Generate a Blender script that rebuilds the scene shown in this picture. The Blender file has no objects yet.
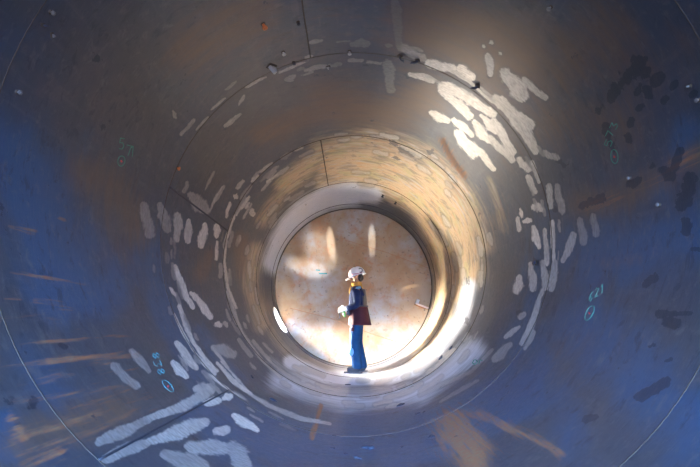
import bpy, bmesh, math, random
import numpy as np
from mathutils import Vector, Matrix

random.seed(7); np.random.seed(7)
scene = bpy.context.scene
C = scene.collection

# ------------------------------------------------------------------ measures (metres)
R = 1.55                                     # inner radius of the vessel; axis along +Y, lowest line at z = 0
F = 430.6                                    # focal length for a 700 px wide frame
CAM = Vector((-0.036, 0.0, 0.795))
PITCH, YAW = 0.2066, -0.0034
RING = [1.669, 3.340, 5.027, 6.831]          # girth welds
END = 8.498                                  # rim of the end plate
OPEN = -4.2                                  # open end behind the photographer
PX, PY = 0.055, 7.46                         # where the worker stands


def ray(px, py):
    d = np.array([(px - 350) / F, 1.0, -(py - 233.5) / F])
    c, s = math.cos(PITCH), math.sin(PITCH)
    d[1], d[2] = c * d[1] - s * d[2], s * d[1] + c * d[2]
    c, s = math.cos(YAW), math.sin(YAW)
    d[0], d[1] = c * d[0] + s * d[1], -s * d[0] + c * d[1]
    return d


def wall_point(px, py):
    """point of the shell's inner face seen at a photo pixel"""
    d = ray(px, py)
    ox, oz = CAM.x, CAM.z - R
    a = d[0] ** 2 + d[2] ** 2; b = 2 * (ox * d[0] + oz * d[2]); c = ox * ox + oz * oz - R * R
    t = (-b + math.sqrt(b * b - 4 * a * c)) / (2 * a)
    return Vector((CAM.x + t * d[0], t * d[1], CAM.z + t * d[2]))


def wall_frame(p):
    """at a wall point: around, along, inward"""
    n = Vector((-p.x, 0, R - p.z)).normalized()
    return Vector((0, 1, 0)).cross(n), Vector((0, 1, 0)), n


def project(x, y, z):
    dx, dy, dz = x - CAM.x, y - CAM.y, z - CAM.z
    c, s = math.cos(YAW), math.sin(YAW)
    xx = c * dx - s * dy; yy = s * dx + c * dy
    c, s = math.cos(PITCH), math.sin(PITCH)
    y2 = c * yy + s * dz; z2 = -s * yy + c * dz
    ok = y2 > 0.3
    y2 = np.where(ok, y2, 1e3)
    return np.where(ok, 350 + F * xx / y2, -1e4), np.where(ok, 233.5 - F * z2 / y2, -1e4)


# ------------------------------------------------------------------ node helpers
class NT:
    def __init__(self, name):
        self.m = bpy.data.materials.new(name); self.m.use_nodes = True
        self.t = self.m.node_tree; self.t.nodes.clear()
        self.out = self.t.nodes.new('ShaderNodeOutputMaterial')

    def n(self, kind, **kw):
        nd = self.t.nodes.new(kind)
        for k, v in kw.items():
            if k in nd.bl_rna.properties: setattr(nd, k, v)
            else: nd.inputs[k].default_value = v
        return nd

    def put(self, sock, v):
        if v is None: return
        if hasattr(v, 'is_linked') or isinstance(v, bpy.types.NodeSocket): self.t.links.new(v, sock)
        else: sock.default_value = v

    def math(self, op, a, b=None, c=None, clamp=False):
        nd = self.t.nodes.new('ShaderNodeMath'); nd.operation = op; nd.use_clamp = clamp
        for i, v in enumerate((a, b, c)):
            if v is not None: self.put(nd.inputs[i], v)
        return nd.outputs[0]

    def mix(self, fac, a, b, mode='MIX'):
        nd = self.t.nodes.new('ShaderNodeMix'); nd.data_type = 'RGBA'; nd.blend_type = mode
        self.put(nd.inputs[0], fac)
        for i, v in ((6, a), (7, b)):
            if isinstance(v, tuple) and len(v) == 3: v = (*v, 1)
            self.put(nd.inputs[i], v)
        return nd.outputs[2]

    def step(self, v, lo, hi):
        nd = self.t.nodes.new('ShaderNodeMapRange'); nd.interpolation_type = 'SMOOTHSTEP'
        self.put(nd.inputs[0], v); nd.inputs[1].default_value = lo; nd.inputs[2].default_value = hi
        return nd.outputs[0]

    def coords(self, scale=(1, 1, 1), loc=(0, 0, 0)):
        tc = self.n('ShaderNodeTexCoord'); mp = self.n('ShaderNodeMapping')
        mp.inputs['Scale'].default_value = scale; mp.inputs['Location'].default_value = loc
        self.t.links.new(tc.outputs['Object'], mp.inputs[0]); return mp.outputs[0]

    def noise(self, scale, detail=4, rough=.55, stretch=(1, 1, 1), loc=(0, 0, 0), dist=0.0):
        nd = self.n('ShaderNodeTexNoise'); self.t.links.new(self.coords(stretch, loc), nd.inputs['Vector'])
        nd.inputs['Scale'].default_value = scale; nd.inputs['Detail'].default_value = detail
        nd.inputs['Roughness'].default_value = rough; nd.inputs['Distortion'].default_value = dist
        return nd.outputs[0]

    def attr(self, name):
        nd = self.n('ShaderNodeAttribute'); nd.attribute_name = name; return nd

    def bump(self, h, strength, dist=.01):
        nd = self.n('ShaderNodeBump'); nd.inputs['Strength'].default_value = strength; nd.inputs['Distance'].default_value = dist
        self.put(nd.inputs['Height'], h); return nd.outputs[0]

    def finish(self, color, rough, metal=0.0, normal=None, spec=None):
        b = self.n('ShaderNodeBsdfPrincipled')
        if isinstance(color, tuple) and len(color) == 3: color = (*color, 1)
        self.put(b.inputs['Base Color'], color); self.put(b.inputs['Roughness'], rough); self.put(b.inputs['Metallic'], metal)
        if spec is not None: b.inputs['Specular IOR Level'].default_value = spec
        if normal is not None: self.put(b.inputs['Normal'], normal)
        self.t.links.new(b.outputs[0], self.out.inputs[0]); return self.m


def simple(name, col, rough=.6, metal=0.0, var=.25, scale=18, bump=.15):
    k = NT(name); nz = k.noise(scale, 4)
    dark = tuple(c * (1 - var) for c in col); light = tuple(min(1, c * (1 + var)) for c in col)
    return k.finish(k.mix(nz, dark, light), rough, metal, k.bump(nz, bump, .005), .12 if rough > .75 else None)


def shell_material():
    k = NT('mill_scaled_steel')
    A = k.attr('marks_a'); B = k.attr('marks_b')
    sa = k.n('ShaderNodeSeparateColor'); k.t.links.new(A.outputs['Color'], sa.inputs[0])
    sb = k.n('ShaderNodeSeparateColor'); k.t.links.new(B.outputs['Color'], sb.inputs[0])
    grind, tone, flake = sa.outputs[0], sa.outputs[1], sa.outputs[2]
    rust, tan, brown = sb.outputs[0], sb.outputs[1], sb.outputs[2]
    big = k.noise(.9, 3, .5)
    mid = k.noise(3.2, 5, .6, dist=.6)
    fine = k.noise(38, 5, .65)
    ring = k.noise(2.6, 5, .6, (1, 5, 1))            # brushed round the shell
    long_ = k.noise(5.0, 5, .6, (3.2, .35, 3.2))     # runs along the shell
    hair = k.noise(16, 6, .7, (.8, 9, .8))
    # mill scale: slate blue with grey and warm zones
    c = k.mix(k.step(big, .38, .66), (.044, .056, .080), (.062, .064, .072))
    c = k.mix(k.math('MULTIPLY', k.step(mid, .5, .72), .55), c, (.100, .085, .088))
    c = k.mix(k.math('MULTIPLY', k.step(ring, .5, .75), .55), c, (.040, .044, .054))
    c = k.mix(k.math('MULTIPLY', k.step(long_, .54, .74), .40), c, (.105, .102, .116))
    blue = k.noise(1.7, 5, .6, (1, 1.4, 1), (11, 4, 2), dist=.8)
    c = k.mix(k.math('MULTIPLY', k.step(k.math('ADD', B.outputs['Alpha'], k.math('MULTIPLY', k.math('SUBTRACT', blue, .5), 1.5)), .12, .75), .85), c, (.032, .078, .150))  # blue scale that also carries a skylight tint in its colour
    fleck = k.noise(11, 6, .72, (1, 1.6, 1), (4, 4, 9), dist=.4)
    c = k.mix(k.math('MULTIPLY', k.step(fleck, .52, .70), .50), c, (.125, .120, .125))
    c = k.mix(k.math('MULTIPLY', k.step(k.noise(8, 6, .7, (1, 2, 1), (9, 2, 2), dist=.5), .54, .66), .55), c, (.022, .028, .042))
    c = k.mix(k.math('MULTIPLY', k.step(hair, .56, .72), .40), c, (.130, .128, .140))
    # brown oxide zones
    bm = k.step(k.math('ADD', brown, k.math('MULTIPLY', k.math('SUBTRACT', ring, .5), .8)), .12, .85)
    c = k.mix(bm, c, (.130, .082, .056))
    # tan, weathered bright steel towards the end
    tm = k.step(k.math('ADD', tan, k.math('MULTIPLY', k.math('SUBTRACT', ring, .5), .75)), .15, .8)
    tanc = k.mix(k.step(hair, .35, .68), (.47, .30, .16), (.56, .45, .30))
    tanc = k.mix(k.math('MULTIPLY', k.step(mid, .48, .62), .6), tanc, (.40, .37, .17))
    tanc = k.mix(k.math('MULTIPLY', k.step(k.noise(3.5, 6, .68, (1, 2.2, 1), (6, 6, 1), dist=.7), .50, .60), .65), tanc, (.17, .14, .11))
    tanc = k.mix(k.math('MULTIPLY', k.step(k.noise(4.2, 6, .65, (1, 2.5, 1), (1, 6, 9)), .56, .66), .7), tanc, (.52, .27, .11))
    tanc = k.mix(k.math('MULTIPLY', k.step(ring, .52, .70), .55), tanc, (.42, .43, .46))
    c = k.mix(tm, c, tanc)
    bare_lit = k.step(k.math('ADD', A.outputs['Alpha'], k.math('MULTIPLY', k.math('SUBTRACT', ring, .5), .5)), .2, .8)  # bare steel plus highlight put into the colour
    c = k.mix(bare_lit, c, k.mix(k.step(hair, .3, .7), (.58, .64, .74), (.86, .88, .92)))
    # rust runs
    rs = k.math('ADD', rust, k.math('MULTIPLY', k.math('SUBTRACT', k.noise(7, 6, .72, (5, .4, 5), (3, 1, 2)), .5), 1.7))
    rm = k.step(rs, .30, .85)
    rc = k.mix(k.step(fine, .35, .7), (.34, .115, .036), (.30, .17, .075))
    c = k.mix(k.math('MULTIPLY', rm, .85), c, rc)
    # dark flakes of loose scale
    fe = k.math('ADD', flake, k.math('ADD', k.math('MULTIPLY', k.math('SUBTRACT', k.noise(18, 6, .74, loc=(7, 3, 1)), .5), 1.3), k.math('MULTIPLY', k.math('SUBTRACT', k.noise(5.5, 3, .6, loc=(2, 7, 1)), .5), 2.4)))
    fm = k.step(fe, .48, .54)
    c = k.mix(k.math('MULTIPLY', fm, .7), c, (.014, .020, .034))
    # sparse dark pits everywhere
    pit = k.step(k.noise(21, 3, .5, loc=(1, 9, 4)), .74, .77)
    c = k.mix(k.math('MULTIPLY', pit, .6), c, (.04, .045, .06))
    # ground bright swipes
    ge = k.math('ADD', grind, k.math('ADD', k.math('MULTIPLY', k.math('SUBTRACT', k.noise(24, 6, .74, (1, 1.5, 1)), .5), .7), k.math('MULTIPLY', k.math('SUBTRACT', k.noise(7, 3, .5, (1, 1.2, 1), (3, 8, 8)), .5), .45)))
    gm = k.step(ge, .42, .62)
    gcol = k.mix(k.step(k.noise(26, 5, .7, (1, 3, 1)), .3, .7), (.46, .41, .35), (.88, .83, .75))
    gmix = k.math('MULTIPLY', gm, k.math('MULTIPLY', tone, k.math('ADD', .72, k.math('MULTIPLY', k.noise(7, 4, .6, (1, 2, 1), (2, 2, 2)), .55)), clamp=True))
    halo = k.math('MULTIPLY', k.step(grind, .05, .45), .35)
    c = k.mix(halo, c, (.045, .050, .065))
    c = k.mix(gmix, c, gcol)
    rough = k.math('ADD', .30, k.math('MULTIPLY', fine, .22))
    rough = k.math('ADD', rough, k.math('MULTIPLY', rm, .25), clamp=True)
    metal = k.math('ADD', k.math('SUBTRACT', .28, k.math('MULTIPLY', rm, .25), clamp=True), k.math('MULTIPLY', bare_lit, .1))
    rough = k.math('SUBTRACT', rough, k.math('MULTIPLY', bare_lit, .04))
    h = k.math('ADD', k.math('MULTIPLY', hair, .5), k.math('ADD', k.math('MULTIPLY', fine, .4), k.math('MULTIPLY', fm, -.6)))
    return k.finish(c, rough, metal, k.bump(h, .22, .006))


def end_material():
    k = NT('rusted_end_plate')
    big = k.noise(1.3, 4, .55, loc=(2, 0, 1)); mid = k.noise(5, 6, .65, dist=.5); fine = k.noise(30, 5, .7)
    c = k.mix(k.step(big, .34, .66), (.26, .130, .050), (.36, .26, .155))
    c = k.mix(k.math('MULTIPLY', k.step(k.noise(1.5, 5, .6, loc=(5, 2, 8)), .44, .68), .7), c, (.36, .37, .37))
    c = k.mix(k.math('MULTIPLY', k.step(mid, .50, .72), .75), c, (.34, .125, .040))
    c = k.mix(k.math('MULTIPLY', k.step(k.noise(9, 6, .7, loc=(1, 1, 6)), .52, .70), .5), c, (.30, .20, .075))
    c = k.mix(k.math('MULTIPLY', k.step(k.noise(12, 4, .6, loc=(8, 4, 4)), .60, .68), .55), c, (.13, .085, .05))
    c = k.mix(k.math('MULTIPLY', k.step(k.noise(17, 3, .5, loc=(4, 4, 4)), .69, .74), .8), c, (.05, .038, .032))
    c = k.mix(k.math('MULTIPLY', fine, .22), c, (.42, .33, .24))
    return k.finish(c, k.math('ADD', .48, k.math('MULTIPLY', mid, .2)), .12, k.bump(fine, .18, .005))


STEEL = shell_material()
ENDM = end_material()
ENTRY = simple('dark_entrance_steel', (.075, .05, .036), .7, .1, .4, 4, .3)  # unseen course, made dark and brown to cut light bounced to the crown
WELD = simple('weld_bead', (.075, .06, .045), .8, .0, .45, 60, .5)
WELD_DARK = simple('weld_groove', (.045, .05, .065), .6, .3, .4, 60, .4)
LUG_W = simple('bare_steel_lug', (.48, .48, .46), .5, .2, .3, 30)
LUG_M = simple('dull_steel_lug', (.17, .17, .17), .6, .2, .3, 30)
LUG_D = simple('dark_steel_lug', (.045, .05, .075), .5, .4, .3, 30)
LUG_O = simple('orange_paint', (.62, .17, .04), .55, 0, .2, 40)
SLAG = simple('slag', (.035, .045, .07), .6, .2, .5, 60, .6)
CHALK = simple('green_chalk', (.07, .24, .17), .9, 0, .3, 120)
CHALK_C = simple('cyan_chalk', (.06, .25, .27), .9, 0, .3, 120)
REDP = simple('red_paint', (.60, .05, .05), .7, 0, .25, 90)
OUTER = simple('outer_steel', (.35, .35, .36), .6, .3, .2, 8)


# ------------------------------------------------------------------ object helpers
def link(name, me, mat, parent=None):
    o = bpy.data.objects.new(name, me); C.objects.link(o)
    if mat is not None:
        me.materials.clear(); me.materials.append(mat)
    if parent is not None: o.parent = parent
    return o


def bm_obj(name, bm, mat, parent=None, smooth=True):
    me = bpy.data.meshes.new(name); bmesh.ops.recalc_face_normals(bm, faces=bm.faces)
    bm.to_mesh(me); bm.free()
    if smooth:
        for p in me.polygons: p.use_smooth = True
    return link(name, me, mat, parent)


def tag(o, label, cat, group=None):
    o['label'] = label; o['category'] = cat
    if group: o['group'] = group
    return o


def empty(name, loc, rot=None):
    o = bpy.data.objects.new(name, None); C.objects.link(o); o.location = loc; o.empty_display_size = .05
    if rot is not None: o.rotation_euler = rot
    return o


def tube(bm, pts, rad, seg=6, closed=False, squash=1.0):
    pts = [Vector(p) for p in pts]; n = len(pts); rings = []
    up = None
    for i, p in enumerate(pts):
        a = pts[(i - 1) % n] if (closed or i > 0) else p
        b = pts[(i + 1) % n] if (closed or i < n - 1) else p
        t = (b - a).normalized()
        if up is None: up = t.orthogonal().normalized()
        up = (up - t * up.dot(t)).normalized(); s = t.cross(up)
        r = rad[i] if isinstance(rad, (list, tuple)) else rad
        rings.append([bm.verts.new(p + (up * math.cos(2 * math.pi * j / seg) * squash + s * math.sin(2 * math.pi * j / seg)) * r) for j in range(seg)])
    m = n if closed else n - 1
    for i in range(m):
        A, B = rings[i], rings[(i + 1) % n]
        for j in range(seg): bm.faces.new((A[j], A[(j + 1) % seg], B[(j + 1) % seg], B[j]))
    if not closed:
        bm.faces.new(rings[0][::-1]); bm.faces.new(rings[-1])
    return bm


def box(bm, c, s, rot=None, bevel=0.0):
    r = bmesh.ops.create_cube(bm, size=1.0); vs = r['verts']
    M = Matrix.Translation(Vector(c)) @ (rot if rot is not None else Matrix.Identity(4)) @ Matrix.Diagonal((*s, 1))
    bmesh.ops.transform(bm, matrix=M, verts=vs)
    if bevel:
        es = {e for v in vs for e in v.link_edges}
        bmesh.ops.bevel(bm, geom=list(es), offset=bevel, segments=2, affect='EDGES', profile=.6)
    return bm


# ------------------------------------------------------------------ marks on the steel, traced on the photo then laid on the shell
# polylines, half width (px), brightness
GR = [
 ([(429,64),(453,68)],5,.8), ([(460,68),(472,77)],5,.95), ([(410,74),(433,80)],3.5,.75), ([(443,86),(468,98),(493,114)],6,.95),
 ([(442,90),(470,116)],5,.9), ([(431,113),(448,121)],4.5,.85), ([(454,120),(472,135)],4,.9), ([(459,134),(474,153)],7,.95),
 ([(473,144),(494,169)],3.5,.9), ([(474,122),(488,141)],4.5,.9), ([(481,115),(496,132)],3.5,.9), ([(494,122),(513,152)],5,.8),
 ([(490,138),(512,160)],4,.7), ([(501,100),(520,123),(535,152)],6,.65), ([(488,56),(491,74)],4,.55), ([(506,74),(522,94)],9,.6),
 ([(524,80),(545,98)],4,.5), ([(495,100),(530,125)],6,.65), ([(483,46),(484,47)],2.2,.5), ([(491,41),(492,43)],2.5,.5), ([(500,53),(501,54)],1.6,.5),
 ([(388,64),(391,90)],6,.17), ([(395,2),(400,46)],5,.08), ([(401,47),(422,58)],5,.28), ([(436,64),(450,70),(470,82),(492,102)],2,.6),
 ([(519,160),(528,170)],4,.7), ([(532,162),(539,182)],2.2,.5), ([(528,177),(535,192)],3.4,.7), ([(534,206.5),(542,209)],4,.75),
 ([(520,209),(522,217)],2,.8), ([(518,218),(519,230)],2.4,.7), ([(524,221.5),(530,220)],3,.8), ([(533,227),(539,247)],3.4,.85),
 ([(545,230),(547,264)],2.8,.65), ([(552,222),(554,260)],2.4,.7), ([(574,235),(563,261)],4,.45), ([(580,220),(584,242)],4.5,.25),
 ([(593,216),(596,234)],4,.22), ([(549,186),(551,207)],3.6,.5), ([(557,186),(562,211)],4,.35), ([(531,264),(533,289)],4,.55),
 ([(543,262),(546,288)],4,.5), ([(555,262),(551,289)],4.5,.45), ([(543,290),(532,322),(522,344)],3.2,.5), ([(534,332),(525,349)],2.5,.4),
 ([(520,278),(517,291)],5,.6), ([(505,337),(519,327)],2.6,.45), ([(520,317),(524,314)],3.5,.4), ([(510,345),(495,359)],4.5,.3),
 ([(545,153),(556,158)],4,.35),
 ([(144,206),(150,234)],6,.25), ([(160,205),(168,230)],5,.3), ([(178,216),(177,240)],4.5,.5), ([(188.6,221),(188,241)],3.8,.7), ([(205,225),(201,246)],4.2,.95),
 ([(217,226),(217,236)],3.8,.95), ([(217,242),(216.4,259)],2,.85), ([(191,196),(206,211)],6.5,.36), ([(222,187),(215,200),(209,212)],1.5,.5),
 ([(230,203),(226,217)],1.8,.8), ([(234,216),(226,239),(224.5,262),(228,288),(236,308)],1.7,.75), ([(235,196),(236,196.5)],3.6,.65), ([(237,188),(243,181)],2.4,.45),
 ([(252,211),(252.5,214)],3.2,.65), ([(249,203),(246,208)],1.8,.6), ([(267,182),(277,175)],1.5,.75), ([(252,181),(258,176)],2.2,.6),
 ([(236,215),(249,197)],1.8,.75), ([(260,172),(272,163)],1.5,.5), ([(240,236),(238,243)],2,.4), ([(249,262),(250,278)],1.6,.4),
 ([(175.5,266),(179,279),(187,296)],3.3,.95), ([(191,293),(198,300)],3,.9), ([(170,288),(175.5,295)],1.8,.8), ([(183,293),(193,307)],3,.95), ([(194,294),(202,306),(211,317)],3.6,.9),
 ([(217,324),(220,325)],3.4,.75), ([(225,323),(227,326)],2.2,.5), ([(179,306),(184,323),(194,343),(206,360),(217,371)],2.3,.85),
 ([(174.5,314),(182,332),(193,350),(212,370)],1.3,.85), ([(176,343),(196,368)],4,.8), ([(173,363),(186,377)],4.3,.85), ([(186,362),(196,368)],2.5,.6),
 ([(214,347),(233,354)],5.5,.4), ([(212,347),(229,368)],1.6,.6), ([(227,292),(234,312),(241,330),(251,345),(263,361),(280,377)],1.8,.5),
 ([(239,340),(251,356)],2.6,.35), ([(253,341),(270,361)],2.2,.4), ([(263,343),(272,352)],1.6,.35), ([(270,362),(300,384),(330,395)],1.6,.3),
 ([(201,360),(215,374)],2.4,.8), ([(217,363),(232,380),(251,394)],2.3,.8), ([(221,361),(248,391)],1,.7), ([(209,375),(229,390)],1.7,.85), ([(231,391),(245,399)],1.3,.8),
 ([(249,394),(270,406),(300,418),(330,424)],2.4,.5), ([(196,389),(209,388)],5.5,.62), ([(211,391),(180,407),(150,419)],5.5,.52), ([(150,419),(100,442)],6,.3),
 ([(206,403),(218,400)],4.6,.85), ([(224,398),(230,396)],4.4,.95), ([(205,422),(175,433),(150,441)],7,.55), ([(150,441),(105,459)],6,.34), ([(234,416),(257,430)],4.4,.95),
 ([(216,432),(227,430)],5,.65), ([(190,447),(222,448)],8,.42), ([(232,446),(246,466)],9,.36), ([(165,455),(205,466)],8,.3),
 ([(114,366),(136,386)],5,.26), ([(132,351),(149,371)],4,.26), ([(305,70),(326,66)],2.6,.3), ([(352,44),(367,43)],4,.14), ([(286,80),(295,76)],3,.25),
 ([(211,110),(225,98)],1.4,.36), ([(225,126),(241,114)],2.3,.42), ([(239,105),(244,96)],1.8,.36), ([(181,135),(194,120)],1.8,.3), ([(196,130),(208,117)],1.4,.36),
 ([(173,111),(176,118)],2,.28), ([(246,87),(266,77)],1.8,.4), ([(280,72),(308,61)],1.5,.4),([(216,200),(224,186)],2,.35),([(205,190),(214,172)],1.6,.28),
 ([(340,390),(390,390)],3,.25),([(420,395),(470,372),(492,350)],2.2,.2),([(440,402),(478,380)],2,.2),
]
# many short faint swipes left by the grinder along the welds
_r = random.Random(21)
for cx, cy, r0, spread, cnt, lo, hi in ((358, 247, 195, 15, 70, .10, .34), (355, 270, 130, 11, 80, .14, .42), (353, 282, 104, 8, 46, .15, .4)):
    for _ in range(cnt):
        a = _r.uniform(0, 2 * math.pi); r = r0 + _r.uniform(-spread, spread); da = _r.uniform(3, 9) / r
        if cx == 358 and .15 < a < 1.9: continue
        GR.append(([(cx + r * math.cos(a - da), cy + r * math.sin(a - da)), (cx + r * math.cos(a + da), cy + r * math.sin(a + da))], _r.uniform(1.1, 2.6), _r.uniform(lo, hi)))
FLAKE = [
 ([(652,164),(669,176)],6), ([(680,150),(674,168)],3.5), ([(693,180),(683,204)],6.5), ([(628,184),(638,180)],3.5), ([(583,205),(600,198)],4.5), ([(684,222),(684,230)],6),
 ([(692,249),(700,249)],2.5), ([(656,277),(644,284)],4), ([(659,314),(690,313)],3.2), ([(668,321),(676,323)],4.5), ([(638,397),(666,382)],4.5), ([(649,347),(654,345)],2),
 ([(664,361),(670,359)],2), ([(586,419),(597,417)],3.5), ([(631,124),(633,120)],3), ([(639,110),(642,106)],3.5), ([(649,96),(647,90)],3), ([(656,82),(660,76)],3.5), ([(645,74),(648,70)],2.5), ([(663,102),(668,98)],3), ([(627,136),(629,140)],2.5), ([(618,70),(620,73)],2), ([(636,94),(638,91)],2), ([(672,88),(676,84)],2.5), ([(632,60),(634,57)],2), ([(690,96),(694,93)],3), ([(606,128),(612,150)],5), ([(475,84),(477,88)],3),
 ([(463,101),(478,107)],3), ([(503,70),(507,84)],2.5), ([(390,141),(396,143)],2), ([(400,150),(412,155)],2.5), ([(429,152),(433,150)],2), ([(395,158),(398,161)],1.5),
 ([(556,158),(564,166)],3.5), ([(537,262),(535,261)],2), ([(551,189),(556,195)],2.2), ([(554,210),(560,208)],2.5), ([(518,313),(521,314)],1.8), ([(60,345),(66,347)],1.5),
 ([(467,320),(470,333)],1.5), ([(466,279),(468,284)],1.2), ([(640,60),(600,110)],5),
]
RUST = [   # soft, wide
 ([(472,455),(455,430)],26,.85), ([(480,415),(520,432),(560,452)],9,.6), ([(440,420),(500,418)],6,.35), ([(545,352),(565,372)],12,.12),
 ([(0,348),(40,343),(130,335)],3,.5), ([(48,362),(90,358),(138,354)],5,.62), ([(50,369),(110,362)],5,.5), ([(0,368),(50,362)],4,.5), ([(20,380),(80,375),(130,370)],16,.34), ([(20,440),(90,420)],24,.36), ([(60,410),(150,395)],6,.42), ([(0,318),(70,310)],5,.4), ([(55,375),(110,385),(150,395)],11,.30), ([(10,402),(60,395),(120,385)],4,.4),
 ([(15,435),(60,428),(150,408)],8,.45), ([(20,455),(60,440),(110,430)],9,.42), ([(10,415),(25,440)],8,.55), ([(24,465),(60,452)],8,.5),
 ([(312,438),(316,424),(321,406)],3,.9), ([(10,225),(34,232)],4,.5), ([(10,272),(40,277),(85,285)],3,.5), ([(35,301),(62,303)],4,.6), ([(5,299),(20,299)],3,.5), ([(60,218),(64,220)],3,.5),
 ([(45,315),(60,325)],6,.4), ([(10,325),(20,335)],4,.3), ([(585,208),(640,188),(700,150)],12,.42), ([(200,50),(250,20)],16,.2), ([(60,340),(90,320)],7,.3),
 ([(442,140),(452,160),(464,175)],5,.75), ([(575,100),(640,40)],20,.12), ([(672,128),(700,118)],6,.3),
]
BROWN = [
 ([(20,440),(60,425),(115,415)],28,.6),
 ([(85,170),(110,190),(140,230)],24,.55), ([(100,210),(125,260)],10,.4), ([(190,50),(250,15)],34,.55), ([(430,30),(520,60)],46,.75), ([(500,90),(610,40)],50,.5), ([(520,120),(620,120)],40,.45),
 ([(330,100),(380,120),(430,95)],26,.7), ([(262,135),(300,118),(340,110)],14,.6), ([(585,205),(640,190),(700,155)],18,.55), ([(395,30),(380,60)],14,.2), ([(210,255),(200,275)],10,.6),
 ([(240,240),(244,275),(262,310)],10,.7), ([(470,255),(500,215)],12,.4), ([(350,25),(300,20)],25,.22), ([(560,355),(590,340)],16,.3), ([(150,365),(200,300)],14,.25), ([(640,260),(605,263)],8,.3),
 ([(80,405),(130,400)],14,.45), ([(530,130),(500,170),(490,200)],18,.3), ([(600,130),(690,40)],40,.35), ([(70,420),(110,440)],20,.35),
]
BLUE = [   # blue mill scale, with blue skylight on the lower shell painted in
 ([(5,165),(40,210),(60,290)],42,.8), ([(90,300),(150,260)],28,.6), ([(150,235),(160,300),(200,380)],14,.9), ([(20,350),(60,390)],30,.5), ([(5,420),(10,450)],14,.9),
 ([(560,250),(640,270),(700,230)],34,.6), ([(600,340),(690,420)],50,.65), ([(690,130),(660,190)],16,.6), ([(520,330),(580,440)],30,.5), ([(230,430),(330,445),(430,432),(520,395)],34,.85), ([(300,400),(350,412),(420,402)],12,.6),
 ([(545,215),(530,300)],14,.6), ([(190,410),(250,440)],16,.8), ([(240,380),(200,330)],9,.7),
]
BARE_LIT = [  # bare steel, with highlights near the end and on the floor painted in
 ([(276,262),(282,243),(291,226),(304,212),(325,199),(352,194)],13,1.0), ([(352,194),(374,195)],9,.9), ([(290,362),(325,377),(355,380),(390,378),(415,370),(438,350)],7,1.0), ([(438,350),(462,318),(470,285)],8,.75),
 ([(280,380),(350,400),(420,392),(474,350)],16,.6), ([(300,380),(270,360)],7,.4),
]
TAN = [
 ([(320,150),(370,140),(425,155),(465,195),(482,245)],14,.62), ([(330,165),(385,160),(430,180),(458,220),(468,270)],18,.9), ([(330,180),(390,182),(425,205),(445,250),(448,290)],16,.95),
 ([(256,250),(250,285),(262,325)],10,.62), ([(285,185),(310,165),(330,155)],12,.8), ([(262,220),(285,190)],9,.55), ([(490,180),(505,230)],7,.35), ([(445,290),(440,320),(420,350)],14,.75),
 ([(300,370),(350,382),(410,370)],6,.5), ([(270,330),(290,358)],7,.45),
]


def stroke_field(qx, qy, pts, w):
    """1 inside a brushed swipe of half width w, tapering and wandering along its run"""
    ln = [math.dist(a, b) for a, b in zip(pts[:-1], pts[1:])]; tot = sum(ln) + 1e-9; s0 = 0
    ph = (pts[0][0] * 1.7 + pts[0][1] * .9) % 6.28; out = np.zeros(qx.shape)
    for (x0, y0), (x1, y1), l in zip(pts[:-1], pts[1:], ln):
        vx, vy = x1 - x0, y1 - y0
        t = np.clip(((qx - x0) * vx + (qy - y0) * vy) / (l * l + 1e-9), 0, 1); u = (s0 + t * l) / tot
        hw = w * (.62 + .38 * np.sin(np.pi * (.08 + .84 * u)) + .12 * np.sin(u * 5 + ph))
        off = .12 * w * np.sin(u * 6.5 + 2 * ph)
        d = np.hypot(qx - x0 - t * vx + off * vy / (l + 1e-9), qy - y0 - t * vy - off * vx / (l + 1e-9))
        out = np.maximum(out, np.clip(.5 + .5 * (hw - d) / np.maximum(2.6, hw), 0, 1)); s0 += l
    return out


def seg_dist(qx, qy, pts):
    d = np.full(qx.shape, 1e9)
    for (x0, y0), (x1, y1) in zip(pts[:-1], pts[1:]):
        vx, vy = x1 - x0, y1 - y0; L = vx * vx + vy * vy + 1e-9
        t = np.clip(((qx - x0) * vx + (qy - y0) * vy) / L, 0, 1)
        d = np.minimum(d, np.hypot(qx - x0 - t * vx, qy - y0 - t * vy))
    return d


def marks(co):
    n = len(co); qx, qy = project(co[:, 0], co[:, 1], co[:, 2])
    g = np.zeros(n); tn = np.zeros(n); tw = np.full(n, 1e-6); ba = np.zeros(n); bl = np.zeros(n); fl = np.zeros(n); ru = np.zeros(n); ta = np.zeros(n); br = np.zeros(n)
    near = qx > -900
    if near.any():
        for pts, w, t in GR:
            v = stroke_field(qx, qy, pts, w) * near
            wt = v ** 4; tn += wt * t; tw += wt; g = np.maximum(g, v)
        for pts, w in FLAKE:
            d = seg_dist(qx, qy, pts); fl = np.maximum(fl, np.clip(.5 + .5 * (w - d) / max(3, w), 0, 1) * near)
        for lst, key in ((RUST, 'r'), (BROWN, 'b'), (TAN, 't'), (BARE_LIT, 'x'), (BLUE, 'u')):
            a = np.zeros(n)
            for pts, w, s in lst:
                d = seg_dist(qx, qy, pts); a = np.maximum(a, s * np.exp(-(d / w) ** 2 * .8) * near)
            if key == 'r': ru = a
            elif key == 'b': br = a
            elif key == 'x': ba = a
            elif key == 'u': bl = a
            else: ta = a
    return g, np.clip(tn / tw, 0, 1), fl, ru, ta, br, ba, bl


# manway in the left of the last course
MC = wall_point(277.5, 320.5); MC = Vector((MC.x, 8.13, MC.z)); MR = .26
MTH = math.atan2(MC.z - R, MC.x)


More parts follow.
